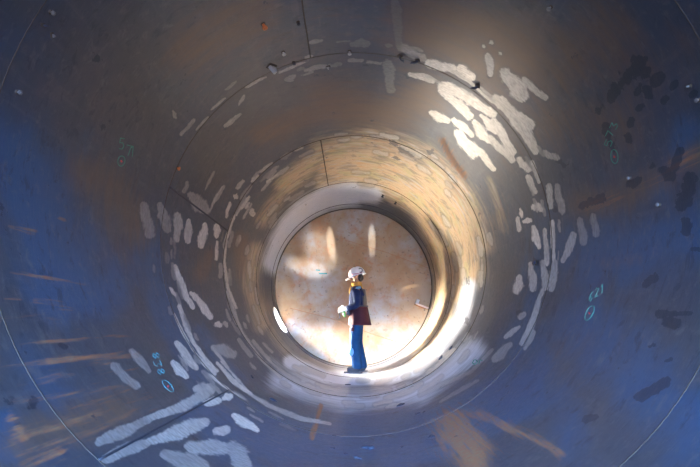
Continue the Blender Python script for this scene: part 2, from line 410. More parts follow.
def shell_course(name, y0, y1, nt, ny, hole=False, mat=None):
    th = np.linspace(0, 2 * np.pi, nt, endpoint=False); ys = np.linspace(y0, y1, ny + 1)
    TH, Y = np.meshgrid(th, ys)
    if hole:    # pull the nearest grid points on to the rim of the opening
        du = ((TH - MTH + np.pi) % (2 * np.pi) - np.pi) * R; dv = Y - MC.y
        rr = np.hypot(du, dv); cell = 1.5 * max(2 * np.pi * R / nt, (y1 - y0) / ny)
        snap = np.abs(rr - MR) < cell
        f = np.where(snap, MR / np.maximum(rr, 1e-6), 1)
        TH = np.where(snap, MTH + du * f / R, TH); Y = np.where(snap, MC.y + dv * f, Y)
    co = np.stack([R * np.cos(TH), Y, R + R * np.sin(TH)], -1).reshape(-1, 3)
    i, j = np.meshgrid(np.arange(ny), np.arange(nt), indexing='ij'); i = i.ravel(); j = j.ravel(); j2 = (j + 1) % nt
    fc = np.stack([i * nt + j, (i + 1) * nt + j, (i + 1) * nt + j2, i * nt + j2], 1)
    if hole:
        u = ((TH.ravel() - MTH + np.pi) % (2 * np.pi) - np.pi) * R; v = Y.ravel() - MC.y
        ctr = np.hypot(u[fc].mean(1), v[fc].mean(1)); near = np.abs(u[fc]).max(1) < 1
        fc = fc[~((ctr < MR) & near)]
    me = bpy.data.meshes.new(name)
    me.vertices.add(len(co)); me.vertices.foreach_set('co', co.astype('f').ravel())
    me.loops.add(fc.size); me.loops.foreach_set('vertex_index', fc.astype('i').ravel())
    me.polygons.add(len(fc)); me.polygons.foreach_set('loop_start', (np.arange(len(fc)) * 4).astype('i'))
    me.update(calc_edges=True)
    me.polygons.foreach_set('use_smooth', np.ones(len(fc), bool))
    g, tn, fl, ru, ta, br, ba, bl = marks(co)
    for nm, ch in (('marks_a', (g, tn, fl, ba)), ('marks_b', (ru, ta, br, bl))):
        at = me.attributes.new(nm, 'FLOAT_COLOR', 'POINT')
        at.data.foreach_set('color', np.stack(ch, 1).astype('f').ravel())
    o = link(name, me, mat or STEEL); o['kind'] = 'structure'
    return o


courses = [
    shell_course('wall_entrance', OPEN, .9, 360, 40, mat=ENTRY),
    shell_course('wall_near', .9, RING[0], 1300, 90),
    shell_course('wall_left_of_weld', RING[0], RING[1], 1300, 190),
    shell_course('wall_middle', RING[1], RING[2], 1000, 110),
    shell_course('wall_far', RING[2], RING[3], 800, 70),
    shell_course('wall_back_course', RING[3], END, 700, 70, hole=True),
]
courses[2].name = 'wall_second'; courses[5].name = 'wall_last'

# outer skin of the shell: keeps daylight out except at the openings
def outer_skin():
    bm = bmesh.new(); nt = 96; t = .03
    ths = [2 * math.pi * k / nt for k in range(nt)]
    for y0, y1 in ((OPEN, 7.6),):
        a = [bm.verts.new(((R + t) * math.cos(q), y0, R + (R + t) * math.sin(q))) for q in ths]
        b = [bm.verts.new(((R + t) * math.cos(q), y1, R + (R + t) * math.sin(q))) for q in ths]
        for k in range(nt): bm.faces.new((a[k], a[(k + 1) % nt], b[(k + 1) % nt], b[k]))
        c = [bm.verts.new((R * math.cos(q), y0, R + R * math.sin(q))) for q in ths]
        for k in range(nt): bm.faces.new((a[k], a[(k + 1) % nt], c[(k + 1) % nt], c[k]))
    return bm_obj('wall_outside', bm, OUTER)
outer_skin()['kind'] = 'structure'

# dished end
def end_plate():
    bm = bmesh.new(); nt, nr = 256, 60; D = .12; prev = None
    S = (R * R + D * D) / (2 * D)
    for i in range(1, nr + 1):
        r = R * i / nr; y = END + (math.sqrt(S * S - r * r) - (S - D))
        ringv = [bm.verts.new((r * math.cos(2 * math.pi * k / nt), y, R + r * math.sin(2 * math.pi * k / nt))) for k in range(nt)]
        if prev is None:
            c = bm.verts.new((0, END + D, R))
            for k in range(nt): bm.faces.new((c, ringv[k], ringv[(k + 1) % nt]))
        else:
            for k in range(nt): bm.faces.new((prev[k], ringv[k], ringv[(k + 1) % nt], prev[(k + 1) % nt]))
        prev = ringv
    return bm_obj('wall_end', bm, ENDM)
END_D = .12; END_S = (R * R + END_D ** 2) / (2 * END_D)
def end_y(x, z):
    r2 = x * x + (z - R) ** 2
    return END + math.sqrt(END_S ** 2 - r2) - (END_S - END_D)
end = end_plate(); end['kind'] = 'structure'


def end_point(px, py, lift=0.0):
    d = ray(px, py); t = END / d[1]
    for _ in range(20):
        x = CAM.x + t * d[0]; z = CAM.z + t * d[2]; t = (end_y(x, z) - lift) / d[1]
    return Vector((CAM.x + t * d[0], t * d[1], CAM.z + t * d[2]))


# weld seams
def ring_bead(idx, y, rad, mat, r_off=-.0012):
    bm = bmesh.new(); n = 480
    pts = [((R - r_off) * math.cos(2 * math.pi * k / n), y + .0012 * math.sin(k * 2.1), R + (R - r_off) * math.sin(2 * math.pi * k / n)) for k in range(n)]
    tube(bm, pts, rad, 6, closed=True)
    o = bm_obj('trim_%d' % idx, bm, mat); o['kind'] = 'structure'


def along_bead(idx, px, py, y0, y1, rad, mat):
    p = wall_point(px, py); n = 60; bm = bmesh.new()
    tube(bm, [(p.x, y0 + (y1 - y0) * k / n, p.z) for k in range(n + 1)], rad, 6)
    o = bm_obj('trim_%d' % idx, bm, mat); o['kind'] = 'structure'


for k, (y, rad) in enumerate(((RING[0], .003), (RING[1], .0045), (RING[2], .007), (RING[3], .007))): ring_bead(k + 1, y, rad, WELD)
ring_bead(5, END - .01, .022, WELD)
ring_bead(6, END - .34, .009, WELD_DARK)
along_bead(7, 160, 427, RING[0], RING[1], .006, WELD_DARK)
along_bead(8, 306, 28, RING[0], RING[1], .005, WELD)
along_bead(9, 200, 210, RING[1], RING[2], .009, WELD_DARK)
along_bead(10, 324, 160, RING[2], RING[3], .008, WELD)


def end_seam(idx, pts, rad, mat):
    bm = bmesh.new(); P = []
    for (a, b) in zip(pts[:-1], pts[1:]):
        for k in range(12): P.append(end_point(a[0] + (b[0] - a[0]) * k / 12, a[1] + (b[1] - a[1]) * k / 12, .002))
    P.append(end_point(*pts[-1], .002)); tube(bm, P, rad, 6)
    o = bm_obj('trim_%d' % idx, bm, mat); o['kind'] = 'structure'
RUSTY = simple('rusty_weld', (.34, .15, .06), .65, .2, .4, 30)
end_seam(11, [(345, 240), (385, 252), (428, 268)], .004, RUSTY)
end_seam(12, [(290, 308), (330, 318), (372, 334), (415, 348)], .005, RUSTY)

# ------------------------------------------------------------------ manway nozzle on the left of the last course
def manway():
    bm = bmesh.new(); n = 72; rings = []
    a_dir = Vector((0, 1, 0)); nrm = Vector((math.cos(MTH), 0, math.sin(MTH))); side = Vector((-math.sin(MTH), 0, math.cos(MTH)))
    base = Vector((0, MC.y, R))
    prof = [(MR - .004, -.012), (MR - .004, .16), (MR + .09, .16), (MR + .09, .19), (MR + .02, .19), (MR + .02, .03), (MR + .05, .012), (MR + .05, .003)]
    for (r, h) in prof:
        ring = []
        for k in range(n):
            q = 2 * math.pi * k / n; u = r * math.cos(q); v = r * math.sin(q)
            th = MTH + u / R
            surf = Vector((R * math.cos(th), MC.y + v, R + R * math.sin(th)))
            hh = h + (R - (surf - base - a_dir * v).dot(nrm)) * min(1, max(0, h / .04))
            ring.append(bm.verts.new(surf + nrm * hh))
        rings.append(ring)
    for A, B in zip(rings[:-1], rings[1:]):
        for k in range(n): bm.faces.new((A[k], A[(k + 1) % n], B[(k + 1) % n], B[k]))
    return bm
mw = bm_obj('window_1', manway(), LUG_W); mw['kind'] = 'structure'

# ------------------------------------------------------------------ lugs and clips on the shell
def lug_root(name, px, py, spin, label, cat, group=None):
    p = wall_point(px, py); a, l, n = wall_frame(p)
    M = Matrix((a, l, n)).transposed() @ Matrix.Rotation(spin, 3, 'Z')
    o = empty(name, p, M.to_euler()); tag(o, label, cat, group); return o


def wedge_lug(px, py, s, spin, mat, label):
    r = lug_root('wedge_lug', px, py, spin, label, 'lug', 'fit-up lugs welded on the shell')
    bm = bmesh.new(); t = .012 * s / .06
    prof = [(-s * .6, -.004), (s * .6, -.004), (s * .5, s * .35), (s * .15, s), (-s * .1, s)]
    A = [bm.verts.new((x, -t, z)) for x, z in prof]; B = [bm.verts.new((x, t, z)) for x, z in prof]
    bm.faces.new(A); bm.faces.new(B[::-1])
    for k in range(5): bm.faces.new((A[k], B[k], B[(k + 1) % 5], A[(k + 1) % 5]))
    bm_obj('gusset', bm, mat, r, smooth=False)
    bm = bmesh.new(); box(bm, (0, 0, .002), (s * 1.3, t * 4, .012), bevel=.003); bm_obj('foot_weld', bm, WELD, r)
    return r


def stud_lug(px, py, h, rad, mat, label, nut=True):
    r = lug_root('threaded_stud', px, py, 0, label, 'stud', 'studs left on the shell')
    bm = bmesh.new(); tube(bm, [(0, 0, -.005), (0, 0, h * .5), (rad * .2, 0, h)], [rad, rad * .95, rad * .85], 8); bm_obj('shank', bm, mat, r)
    if nut:
        bm = bmesh.new(); tube(bm, [(0, 0, h * .62), (0, 0, h * .85)], rad * 1.9, 6); bm_obj('nut', bm, mat, r, smooth=False)
    bm = bmesh.new(); tube(bm, [(0, 0, -.004), (0, 0, .006)], [rad * 2.2, rad * 1.3], 10); bm_obj('foot_weld', bm, WELD, r)
    return r


def dog_lug(px, py, s, spin, mat, label):
    r = lug_root('bent_dog', px, py, spin, label, 'dog', 'bent dogs on the weld ring')
    bm = bmesh.new(); tube(bm, [(-s * .5, 0, -.004), (-s * .3, 0, s * .5), (s * .1, 0, s * .75), (s * .6, 0, s * .6), (s * .9, 0, s * .95)], [s * .3, s * .28, s * .26, s * .22, s * .1], 8, squash=.7); bm_obj('bar', bm, mat, r)
    bm = bmesh.new(); box(bm, (-s * .45, 0, .002), (s * .9, s * .8, .014), bevel=.004); bm_obj('foot_weld', bm, WELD, r)
    return r


wedge_lug(271.5, 66.5, .07, 2.2, LUG_W, 'pale steel triangular lug under the second weld ring, left of the crown')
stud_lug(263, 24, .05, .011, LUG_O, 'small orange-painted stud on the dark crown plate, upper left of centre')
stud_lug(298, 22, .035, .008, LUG_D, 'thin dark stud right beside the vertical seam on the crown plate')
stud_lug(283, 52, .035, .009, LUG_W, 'short pale stud just above and right of the triangular steel lug')
stud_lug(293.5, 62, .03, .008, LUG_D, 'short dark stud between triangular lug and crown of weld ring')
stud_lug(349.5, 51, .04, .009, LUG_W, 'bright stud at the very crown of the second weld ring')
wedge_lug(328, 66.5, .03, .3, LUG_W, 'small pale lug just below the crown weld ring, left of the bright crown stud')
dog_lug(401.5, 57, .042, 2.6, LUG_D, 'left one of two dark bent dogs side by side on the crown weld ring')
dog_lug(415.5, 60, .042, .5, LUG_D, 'right one of two dark bent dogs side by side on the crown weld ring')
dog_lug(476, 86, .04, .8, LUG_D, 'dark bent dog among the bright ground patches at upper right')
stud_lug(50.5, 12, .022, .006, LUG_M, 'tiny steel stud nearest the top edge at upper left')
dog_lug(44, 25, .022, 2.2, LUG_D, 'brownish bent dog beside the nearest weld ring at upper left')
wedge_lug(51.5, 35, .02, .8, LUG_M, 'small pale lug just below the brownish dog at upper left')
stud_lug(17, 92, .022, .006, LUG_M, 'pale stud alone low beside the nearest weld ring at left')
stud_lug(551, 7, .03, .007, LUG_M, 'pale stud near the top edge on the brown plate, right of centre')
wedge_lug(690, 86, .018, 1.2, LUG_M, 'small pale lug near the right edge on the dark plate')
stud_lug(699, 100, .018, .006, LUG_M, 'pale stud at the right edge of the picture above blue plate')
stud_lug(630, 178, .018, .006, LUG_M, 'tiny added stud in place of a glint on the rust-yellow band at right')  # this stud and the next are added to stand in for glints
stud_lug(659.5, 205, .018, .006, LUG_M, 'tiny added stud in place of a glint below the rust-yellow band at right')
stud_lug(177, 168, .026, .009, LUG_O, 'little red-orange stub on the second weld ring at left')
stud_lug(536, 263, .03, .012, LUG_D, 'dark blue-black stub among pale ground swipes on the right side')
stud_lug(383, 195, .05, .014, LUG_D, 'dark stub on pale band just above the end plate')
stud_lug(396, 202, .05, .013, LUG_D, 'dark stub right of the pale band above the end plate')

# bracket on the end plate
p = end_point(421, 306)
br_ = empty('end_plate_bracket', p, (0, .38, 0)); tag(br_, 'small pale rusty bracket on the right rim of the round end plate', 'bracket')
bm = bmesh.new(); box(bm, (0, -.09, 0), (.25, .18, .02), bevel=.004); bm_obj('flat_bar', bm, simple('bracket_steel', (.62, .53, .47), .5, .2), br_)
bm = bmesh.new(); box(bm, (-.10, -.06, .045), (.05, .10, .09), bevel=.004); bm_obj('gusset', bm, LUG_W, br_)
bm = bmesh.new(); tube(bm, [(-.13, -.005, -.015), (.13, -.005, -.015)], .014, 8); bm_obj('foot_weld', bm, RUSTY, br_)

# ------------------------------------------------------------------ chalk inspection marks
D = {'5': [[(1, 0), (.1, 0), (0, .45), (.7, .4), (1, .7), (.7, 1), (0, 1)]], '7': [[(0, 0), (1, 0), (.4, 1)]], '1': [[(.2, .2), (.6, 0), (.6, 1)]],
     '3': [[(0, 0), (1, 0), (.5, .42), (1, .7), (.6, 1), (0, .95)]], '6': [[(.9, 0), (.2, .4), (0, .8), (.5, 1), (1, .8), (.7, .5), (.1, .65)]], '2': [[(0, .2), (.5, 0), (1, .25), (0, 1), (1, 1)]],
     '8': [[(.5, .5), (.05, .25), (.5, 0), (.95, .25), (.5, .5), (0, .75), (.5, 1), (1, .75), (.5, .5)]]}


def stroke(bm, pxs, rad, fn=wall_point):
    P = []
    for a, b in zip(pxs[:-1], pxs[1:]):
        for k in range(4): P.append(fn(a[0] + (b[0] - a[0]) * k / 4, a[1] + (b[1] - a[1]) * k / 4))
    P.append(fn(*pxs[-1])); tube(bm, P, rad, 5)


def chalk(parent, chars, ux, uy, circ, mat, rad, label):
    """chars: (char, origin px); ux, uy: px vectors of a glyph's width and height; circ: centre, semi-axes, tilt"""
    bm = bmesh.new()
    for ch, (ox, oy) in chars:
        for pl in D[ch]: stroke(bm, [(ox + u * ux[0] + v * uy[0], oy + u * ux[1] + v * uy[1]) for u, v in pl], rad)
    cx, cy, a, b, tl = circ; c, s = math.cos(tl), math.sin(tl)
    stroke(bm, [(cx + a * math.cos(q) * c - b * math.sin(q) * s, cy + a * math.cos(q) * s + b * math.sin(q) * c) for q in np.linspace(0, 2 * math.pi, 17)], rad)
    o = bm_obj('chalk_number', bm, mat, parent); o['label'] = label
    bm = bmesh.new(); stroke(bm, [(cx - .6, cy - .5), (cx + .6, cy + .6), (cx - .3, cy + .8)], rad * 1.6)
    o = bm_obj('red_dot', bm, REDP, parent); o['label'] = 'red paint dot inside the chalk ring'


chalk(courses[2], [('5', (120, 138)), ('7', (127, 145)), ('1', (130.5, 145.5))], (4.5, .8), (-1, 10.5), (121.3, 161, 3.6, 5.2, .15), CHALK, .0028, 'green chalk number 571 over a chalk ring')
chalk(courses[2], [('5', (604, 145)), ('7', (605.5, 136)), ('3', (609.5, 128))], (2.5, -5.5), (6.5, 1.5), (614.5, 156.5, 3.6, 7, -.12), CHALK, .0026, 'green chalk number 573 over a chalk ring')
chalk(courses[2], [('6', (589.5, 293)), ('2', (595.5, 288.5)), ('1', (600.5, 285.5))], (3.4, -2), (-.6, 9), (589.5, 313, 3.4, 8, .45), CHALK, .0026, 'green chalk number 621 over a chalk ring')
chalk(courses[2], [('8', (158, 352)), ('3', (159.5, 360)), ('8', (163, 368))], (2.6, 5.5), (-6.5, 1.5), (168, 386, 3, 7.5, -.75), CHALK_C, .002, 'cyan chalk number 838 over a chalk ring')
bm = bmesh.new(); stroke(bm, [(474, 360), (472.5, 363), (475, 364.5), (477.5, 362), (476, 360), (474, 360)], .0045); stroke(bm, [(479, 364), (480, 360), (482.5, 360.5)], .0045)
bm_obj('chalk_scribble', bm, CHALK, courses[3])['label'] = 'small green chalk scribble'
bm = bmesh.new(); stroke(bm, [(316, 270), (320, 270.3)], .012, lambda x, y: end_point(x, y, .004)); stroke(bm, [(319, 273.6), (327, 273.6)], .012, lambda x, y: end_point(x, y, .004))
bm_obj('chalk_dash', bm, CHALK_C, end)['label'] = 'two cyan chalk dashes'

# ------------------------------------------------------------------ loose slag chips on the bottom
chips = [(401, 405, .05, 'beside the green chalk scribble, on the mid bottom plate'), (348, 385, .045, 'just in front of the worker\'s boots'), (431, 437, .034, 'just left of the orange rust stain'), (368, 448, .05, 'wide flat one close to the bottom edge, below the worker'),
         (357, 458, .036, 'nearest the bottom edge of the picture, below the worker'), (346, 454, .02, 'tiny one beside the chips nearest the bottom edge'), (334, 436, .022, 'right of the upright orange rust run'), (273, 400, .04, 'on the left bottom by the second weld ring'),
         (441, 358, .06, 'lower of two on the pale plate right of the end plate'), (451, 348, .06, 'upper of two on the pale plate right of the end plate'), (417, 414, .03, 'below the chip beside the chalk scribble'), (333, 448, .02, 'just under the chip by the orange rust run'),
         (402, 447, .016, 'tiny one between the wide flat chip and the rust stain'), (252, 377, .03, 'on the left lower plate above the bright ground arc'), (424, 412, .02, 'small one right next to another below the chalk scribble')]
for q, (px, py, s, txt) in enumerate(chips):
    p = wall_point(px, py); a, l, n = wall_frame(p)
    bm = bmesh.new(); bmesh.ops.create_icosphere(bm, subdivisions=2, radius=1)
    rs = random.Random(q)
    ph = [rs.uniform(0, 6.28) for _ in range(3)]
    for v in bm.verts:
        k = 1 + .28 * math.sin(3 * v.co.x + ph[0]) + .22 * math.sin(4 * v.co.y + ph[1]) + rs.uniform(-.08, .08)
        v.co = Vector((v.co.x * s * .62 * k, v.co.y * s * .8 * k, max(-.25, v.co.z) * s * .2 * k + s * .045))
    o = bm_obj('slag_chip', bm, SLAG, smooth=False); o.matrix_world = Matrix.Translation(p) @ Matrix((a, l, n)).transposed().to_4x4() @ Matrix.Rotation(rs.uniform(0, 3), 4, 'Z')
    tag(o, 'dark slag chip ' + txt, 'slag chip', 'loose slag chips on the bottom plates')

# ------------------------------------------------------------------ the worker (faces -X; local: forward, side away from camera, up)
def V(f, s, z): return Vector((-f, s, z))


def skin(name, nodes, edges, mat, parent, sub=2, root=0):
    me = bpy.data.meshes.new(name); me.from_pydata([V(*n[:3]) for n in nodes], edges, []); me.update()
    o = bpy.data.objects.new(name, me); C.objects.link(o)
    sk = o.modifiers.new('skin', 'SKIN'); sk.use_smooth_shade = True
    lay = me.skin_vertices[0].data
    for k, nd in enumerate(nodes):
        r = nd[3] if len(nd) > 3 else .05
        lay[k].radius = (r, r) if not isinstance(r, tuple) else r
        lay[k].use_root = (k == root)
    s = o.modifiers.new('subdivision', 'SUBSURF'); s.levels = sub; s.render_levels = sub
    dg = bpy.context.evaluated_depsgraph_get(); nm = bpy.data.meshes.new_from_object(o.evaluated_get(dg))
    for p in nm.polygons: p.use_smooth = True
    bpy.data.objects.remove(o); bpy.data.meshes.remove(me)
    return link(name, nm, mat, parent)


SKINM = simple('skin', (.36, .17, .085), .55, 0, .12, 30, .05)
NAVY = simple('navy_cloth', (.012, .019, .055), .85, 0, .45, 14, .5)
JEAN = simple('blue_denim', (.009, .042, .105), .85, 0, .5, 10, .5)
MAROON = simple('maroon_leather', (.050, .013, .018), .78, 0, .35, 12, .4)
HELM = simple('white_helmet', (.86, .80, .78), .35, 0, .06, 20, .02)
BLACK = simple('black_rubber', (.018, .022, .035), .55, 0, .3, 30, .2)
GLOVE = simple('pale_glove', (.80, .76, .72), .8, 0, .12, 40, .3)
SCARF = simple('ochre_cloth', (.52, .26, .055), .9, 0, .35, 25, .4)
HAIR = simple('dark_hair', (.022, .016, .014), .7, 0, .4, 60, .4)
GREEN = simple('green_grip', (.10, .28, .06), .6, 0, .3, 30, .2)
PALEB = simple('worn_denim', (.16, .32, .50), .85, 0, .25, 20, .4)

W = empty('person', (PX, PY, 0.0015), (0, 0, math.radians(-6)))
tag(W, 'person in white hard hat, navy jacket and blue trousers standing before the end plate', 'person')
# joints
HL = dict(hip=(-.005, -.095, .90), knee=(.03, -.10, .48), ank=(-.015, -.105, .10), toe=(.15, -.115, .045))
HR = dict(hip=(-.005, .095, .90), knee=(.0, .10, .48), ank=(-.085, .10, .10), toe=(.07, .125, .045))
SL, EL, WL = (-.015, -.185, 1.345), (-.035, -.245, 1.085), (.165, -.165, 1.045)
SR, ER, WR = (-.005, .185, 1.345), (.0, .235, 1.085), (.20, .02, 1.03)


def fingers(nodes, edges, wrist, sgn, k):
    """palm and five bent fingers beyond node k (the wrist)"""
    w = Vector(wrist); fw = Vector((.92, .28 * sgn, -.12)).normalized(); across = Vector((0, 0, 1)); inn = Vector((-.28 * sgn, .92, 0)) * sgn
    base = len(nodes); nodes.append((*(w + fw * .055), (.028, .038))); edges.append((k, base))
    ln = (.072, .08, .075, .06)
    for i in range(4):
        off = across * (.033 - .022 * i); a = w + fw * .085 + off; b = a + fw * ln[i] * .45 + inn * .012; c = b + fw * ln[i] * .1 + inn * .036 - across * .004; d = c - fw * .03 + inn * .014
        j = len(nodes)
        nodes += [(*a, .0105), (*b, .0098), (*c, .0092), (*d, .0082)]
        edges += [(base, j), (j, j + 1), (j + 1, j + 2), (j + 2, j + 3)]
    j = len(nodes); a = w + fw * .04 + across * .034 + inn * .01; b = a + fw * .035 + across * .018 + inn * .022; c = b + fw * .03 + inn * .016
    nodes += [(*a, .0125), (*b, .0112), (*c, .0095)]; edges += [(base, j), (j, j + 1), (j + 1, j + 2)]


nodes = [(-.01, 0, .93, (.115, .14)), (-.005, 0, 1.08, (.10, .13)), (-.01, 0, 1.24, (.115, .155)), (-.01, 0, 1.36, (.085, .12)), (-.008, 0, 1.435, (.052, .055)), (.0, 0, 1.50, (.066, .062)), (.002, 0, 1.58, (.085, .074)), (-.005, 0, 1.645, (.07, .062))]
edges = [(0, 1), (1, 2), (2, 3), (3, 4), (4, 5), (5, 6), (6, 7)]
for S_, E_, W_, sg in ((SL, EL, WL, 1), (SR, ER, WR, -1)):
    i = len(nodes); nodes += [(*S_, .062), (*E_, .045), (*W_, (.03, .032))]; edges += [(3, i), (i, i + 1), (i + 1, i + 2)]
    fingers(nodes, edges, W_, sg, i + 2)
for L in (HL, HR):
    i = len(nodes); a = L['ank']; t = L['toe']
    nodes += [(*L['hip'], .088), (*L['knee'], .060), (*a, .042), (a[0] + .02, a[1], .05, .038), (*t, (.030, .045))]; edges += [(0, i), (i, i + 1), (i + 1, i + 2), (i + 2, i + 3), (i + 3, i + 4)]
skin('body', nodes, edges, SKINM, W, 2)


# face details joined in one mesh each: nose, eyes, ears
def ell(bm, c, r, rot=None, sub=2):
    k = bmesh.ops.create_icosphere(bm, subdivisions=sub, radius=1)
    M = Matrix.Translation(V(*c)) @ (rot if rot is not None else Matrix.Identity(4)) @ Matrix.Diagonal((*r, 1)); bmesh.ops.transform(bm, matrix=M, verts=k['verts']); return bm
bm = bmesh.new(); ell(bm, (.095, 0, 1.545), (.026, .016, .026)); bm_obj('nose', bm, SKINM, W)
for s in (-1, 1):
    bm = bmesh.new(); ell(bm, (-.012, s * .079, 1.555), (.022, .012, .032)); bm_obj('ear', bm, SKINM, W)
    bm = bmesh.new(); ell(bm, (.070, s * .034, 1.578), (.013, .014, .011)); bm_obj('eye', bm, HELM, W)
    bm = bmesh.new(); ell(bm, (.081, s * .034, 1.578), (.004, .006, .006)); bm_obj('iris', bm, HAIR, bpy.data.objects['eye' if s < 0 else 'eye.001'])
bm = bmesh.new(); ell(bm, (.074, 0, 1.503), (.010, .026, .006)); bm_obj('mouth', bm, simple('lips', (.32, .12, .09), .5), W)
bm = bmesh.new(); ell(bm, (-.060, 0, 1.575), (.060, .080, .070), sub=3); bm_obj('hair', bm, HAIR, W)
# scarf round the neck and chin
bm = bmesh.new()
for z, r1, r2, f in ((1.415, .075, .078, -.005), (1.445, .072, .072, -.002), (1.475, .074, .070, .004)):
    tube(bm, [V(f + r1 * math.cos(q), r2 * math.sin(q), z + .008 * math.sin(2 * q)) for q in np.linspace(0, 2 * math.pi, 28, endpoint=False)], .021, 8, closed=True)
tube(bm, [V(.085, -.02, 1.43), V(.105, -.03, 1.37), V(.118, -.035, 1.30)], [.022, .026, .014], 8)
bm_obj('scarf', bm, SCARF, W)

# jacket with collar and cuffs
jn = [(-.01, 0, .97, (.135, .165)), (-.005, 0, 1.10, (.125, .158)), (-.015, 0, 1.25, (.138, .172)), (-.015, 0, 1.355, (.098, .132)), (.0, 0, 1.405, (.068, .075))]
je = [(0, 1), (1, 2), (2, 3), (3, 4)]
for S_, E_, W_ in ((SL, EL, WL), (SR, ER, WR)):
    i = len(jn); mid = Vector(E_).lerp(Vector(W_), .55); jn += [(*S_, .082), (*E_, .066), (*mid, .056), (*W_, .047)]; je += [(3, i), (i, i + 1), (i + 1, i + 2), (i + 2, i + 3)]
jk = skin('jacket', jn, je, NAVY, W, 2)
bm = bmesh.new(); tube(bm, [V(.005 + .083 * math.cos(q), .088 * math.sin(q), 1.405 + .014 * math.cos(q + 3.14)) for q in np.linspace(0, 2 * math.pi, 28, endpoint=False)], .020, 8, closed=True); bm_obj('collar', bm, NAVY, jk)
bm = bmesh.new(); box(bm, V(-.045, -.205, 1.385), (.085, .05, .03), Matrix.Rotation(.5, 4, 'X') @ Matrix.Rotation(-.2, 4, 'Y'), .008); bm_obj('shoulder_patch', bm, PALEB, jk)['label'] = 'pale shoulder patch'

# trousers: one loft through hips and both legs
tn_ = [(-.01, 0, .93, (.125, .155)), (-.01, 0, .99, (.118, .15))]
te = [(0, 1)]
for L in (HL, HR):
    i = len(tn_); h, kq, a = Vector(L['hip']), Vector(L['knee']), Vector(L['ank'])
    m1 = h.lerp(kq, .5); m2 = kq.lerp(a, .55)
    tn_ += [(*(h - Vector((0, 0, .03))), .112), (*m1, .103), (*kq, .093), (*m2, .092), (a.x, a.y, .11, .094), (a.x + .01, a.y, .062, .092)]
    te += [(0, i)] + [(i + q, i + q + 1) for q in range(5)]
tr = skin('trousers', tn_, te, JEAN, W, 2)
bm = bmesh.new(); ell(bm, (.075, -.140, .345), (.052, .062, .075), sub=3); bm_obj('knee_patch', bm, PALEB, tr)['label'] = 'pale worn patch below the knee'
bm = bmesh.new(); box(bm, V(.055, -.195, .715), (.05, .022, .09), bevel=.008); bm_obj('leg_pocket', bm, MAROON, tr)
bm = bmesh.new(); box(bm, V(.07, -.205, .745), (.034, .014, .028), bevel=.005); bm_obj('pocket_flap', bm, GLOVE, bpy.data.objects['leg_pocket'])

# apron: a flared leather skirt round the hips, rising up the back
bm = bmesh.new(); rows = []
for i in range(13):
    t = i / 12; z = 1.10 - t * .33
    ring = []
    for k in range(40):
        q = math.radians(-150 + 300 * k / 39) + math.pi     # open at the front
        rx = .155 + .050 * t + .006 * math.sin(k * 1.7) * t; ry = .185 + .03 * t + .006 * math.cos(k * 1.3) * t
        ring.append(bm.verts.new(V(-.025 - .015 * t + rx * math.cos(q), ry * math.sin(q), z)))
    rows.append(ring)
for A, B in zip(rows[:-1], rows[1:]):
    for k in range(39): bm.faces.new((A[k], A[k + 1], B[k + 1], B[k]))
ap = bm_obj('apron', bm, MAROON, W); so = ap.modifiers.new('thickness', 'SOLIDIFY'); so.thickness = .008
bm = bmesh.new(); tube(bm, [V(-.02 + .168 * math.cos(q), .196 * math.sin(q), 1.085) for q in np.linspace(0, 2 * math.pi, 36, endpoint=False)], .016, 8, closed=True, squash=.6); bm_obj('belt', bm, BLACK, ap)
bm = bmesh.new(); box(bm, V(.135, -.10, .995), (.06, .07, .12), bevel=.015); bm_obj('belt_pouch', bm, BLACK, ap)
bm = bmesh.new(); prevs = None; rows = []
for i in range(9):
    t = i / 8; z = 1.08 + .29 * t
    rows.append([bm.verts.new(V(-.015 - (.158 - .022 * t * t) * math.cos(math.radians(a_)), (.185 - .02 * t) * math.sin(math.radians(a_)), z)) for a_ in np.linspace(-52, 52, 17)])
for A, B in zip(rows[:-1], rows[1:]):
    for k in range(16): bm.faces.new((A[k], A[k + 1], B[k + 1], B[k]))
bp = bm_obj('back_panel', bm, BLACK, ap); so = bp.modifiers.new('thickness', 'SOLIDIFY'); so.thickness = .008

# boots
for L in (HL, HR):
    a, t = L['ank'], L['toe']
    b = skin('boot', [(a[0] - .005, a[1], .15, .060), (a[0] - .012, a[1], .065, (.058, .062)), (a[0] + .07, a[1] - .003, .060, (.048, .056)), (t[0] + .01, t[1], .048, (.040, .052)), (a[0] - .055, a[1], .052, (.04, .048))], [(0, 1), (1, 2), (2, 3), (1, 4)], BLACK, W, 2)
    bm = bmesh.new(); f0, f1 = a[0] - .085, t[0] + .055
    P = [(f0 + (f1 - f0) * u, a[1] + (t[1] - a[1]) * u, w) for u, w in ((0, .03), (.06, .045), (.3, .045), (.65, .055), (.9, .045), (1, .022))]
    lo = [bm.verts.new(V(f, s - w, 0.0)) for f, s, w in P] + [bm.verts.new(V(f, s + w, 0.0)) for f, s, w in reversed(P)]
    up = [bm.verts.new(V(f, s - w, .026)) for f, s, w in P] + [bm.verts.new(V(f, s + w, .026)) for f, s, w in reversed(P)]
    bm.faces.new(lo[::-1]); bm.faces.new(up)
    for k in range(len(lo)): bm.faces.new((lo[k], lo[(k + 1) % len(lo)], up[(k + 1) % len(lo)], up[k]))
    bm_obj('sole', bm, BLACK, b, smooth=False)

# gloves: palm, five fingers, cuff
for W_, E_, sg in ((WL, EL, 1), (WR, ER, -1)):
    e = Vector(W_).lerp(Vector(E_), .16)
    gn = [(*e, .047), (*W_, (.036, .040))]; ge = [(0, 1)]
    fingers(gn, ge, W_, sg, 1)
    gn = [n if k < 2 else (*n[:3], tuple(x * 1.25 for x in n[3]) if isinstance(n[3], tuple) else n[3] * 1.2) for k, n in enumerate(gn)]
    skin('glove', gn, ge, GLOVE, W, 2)

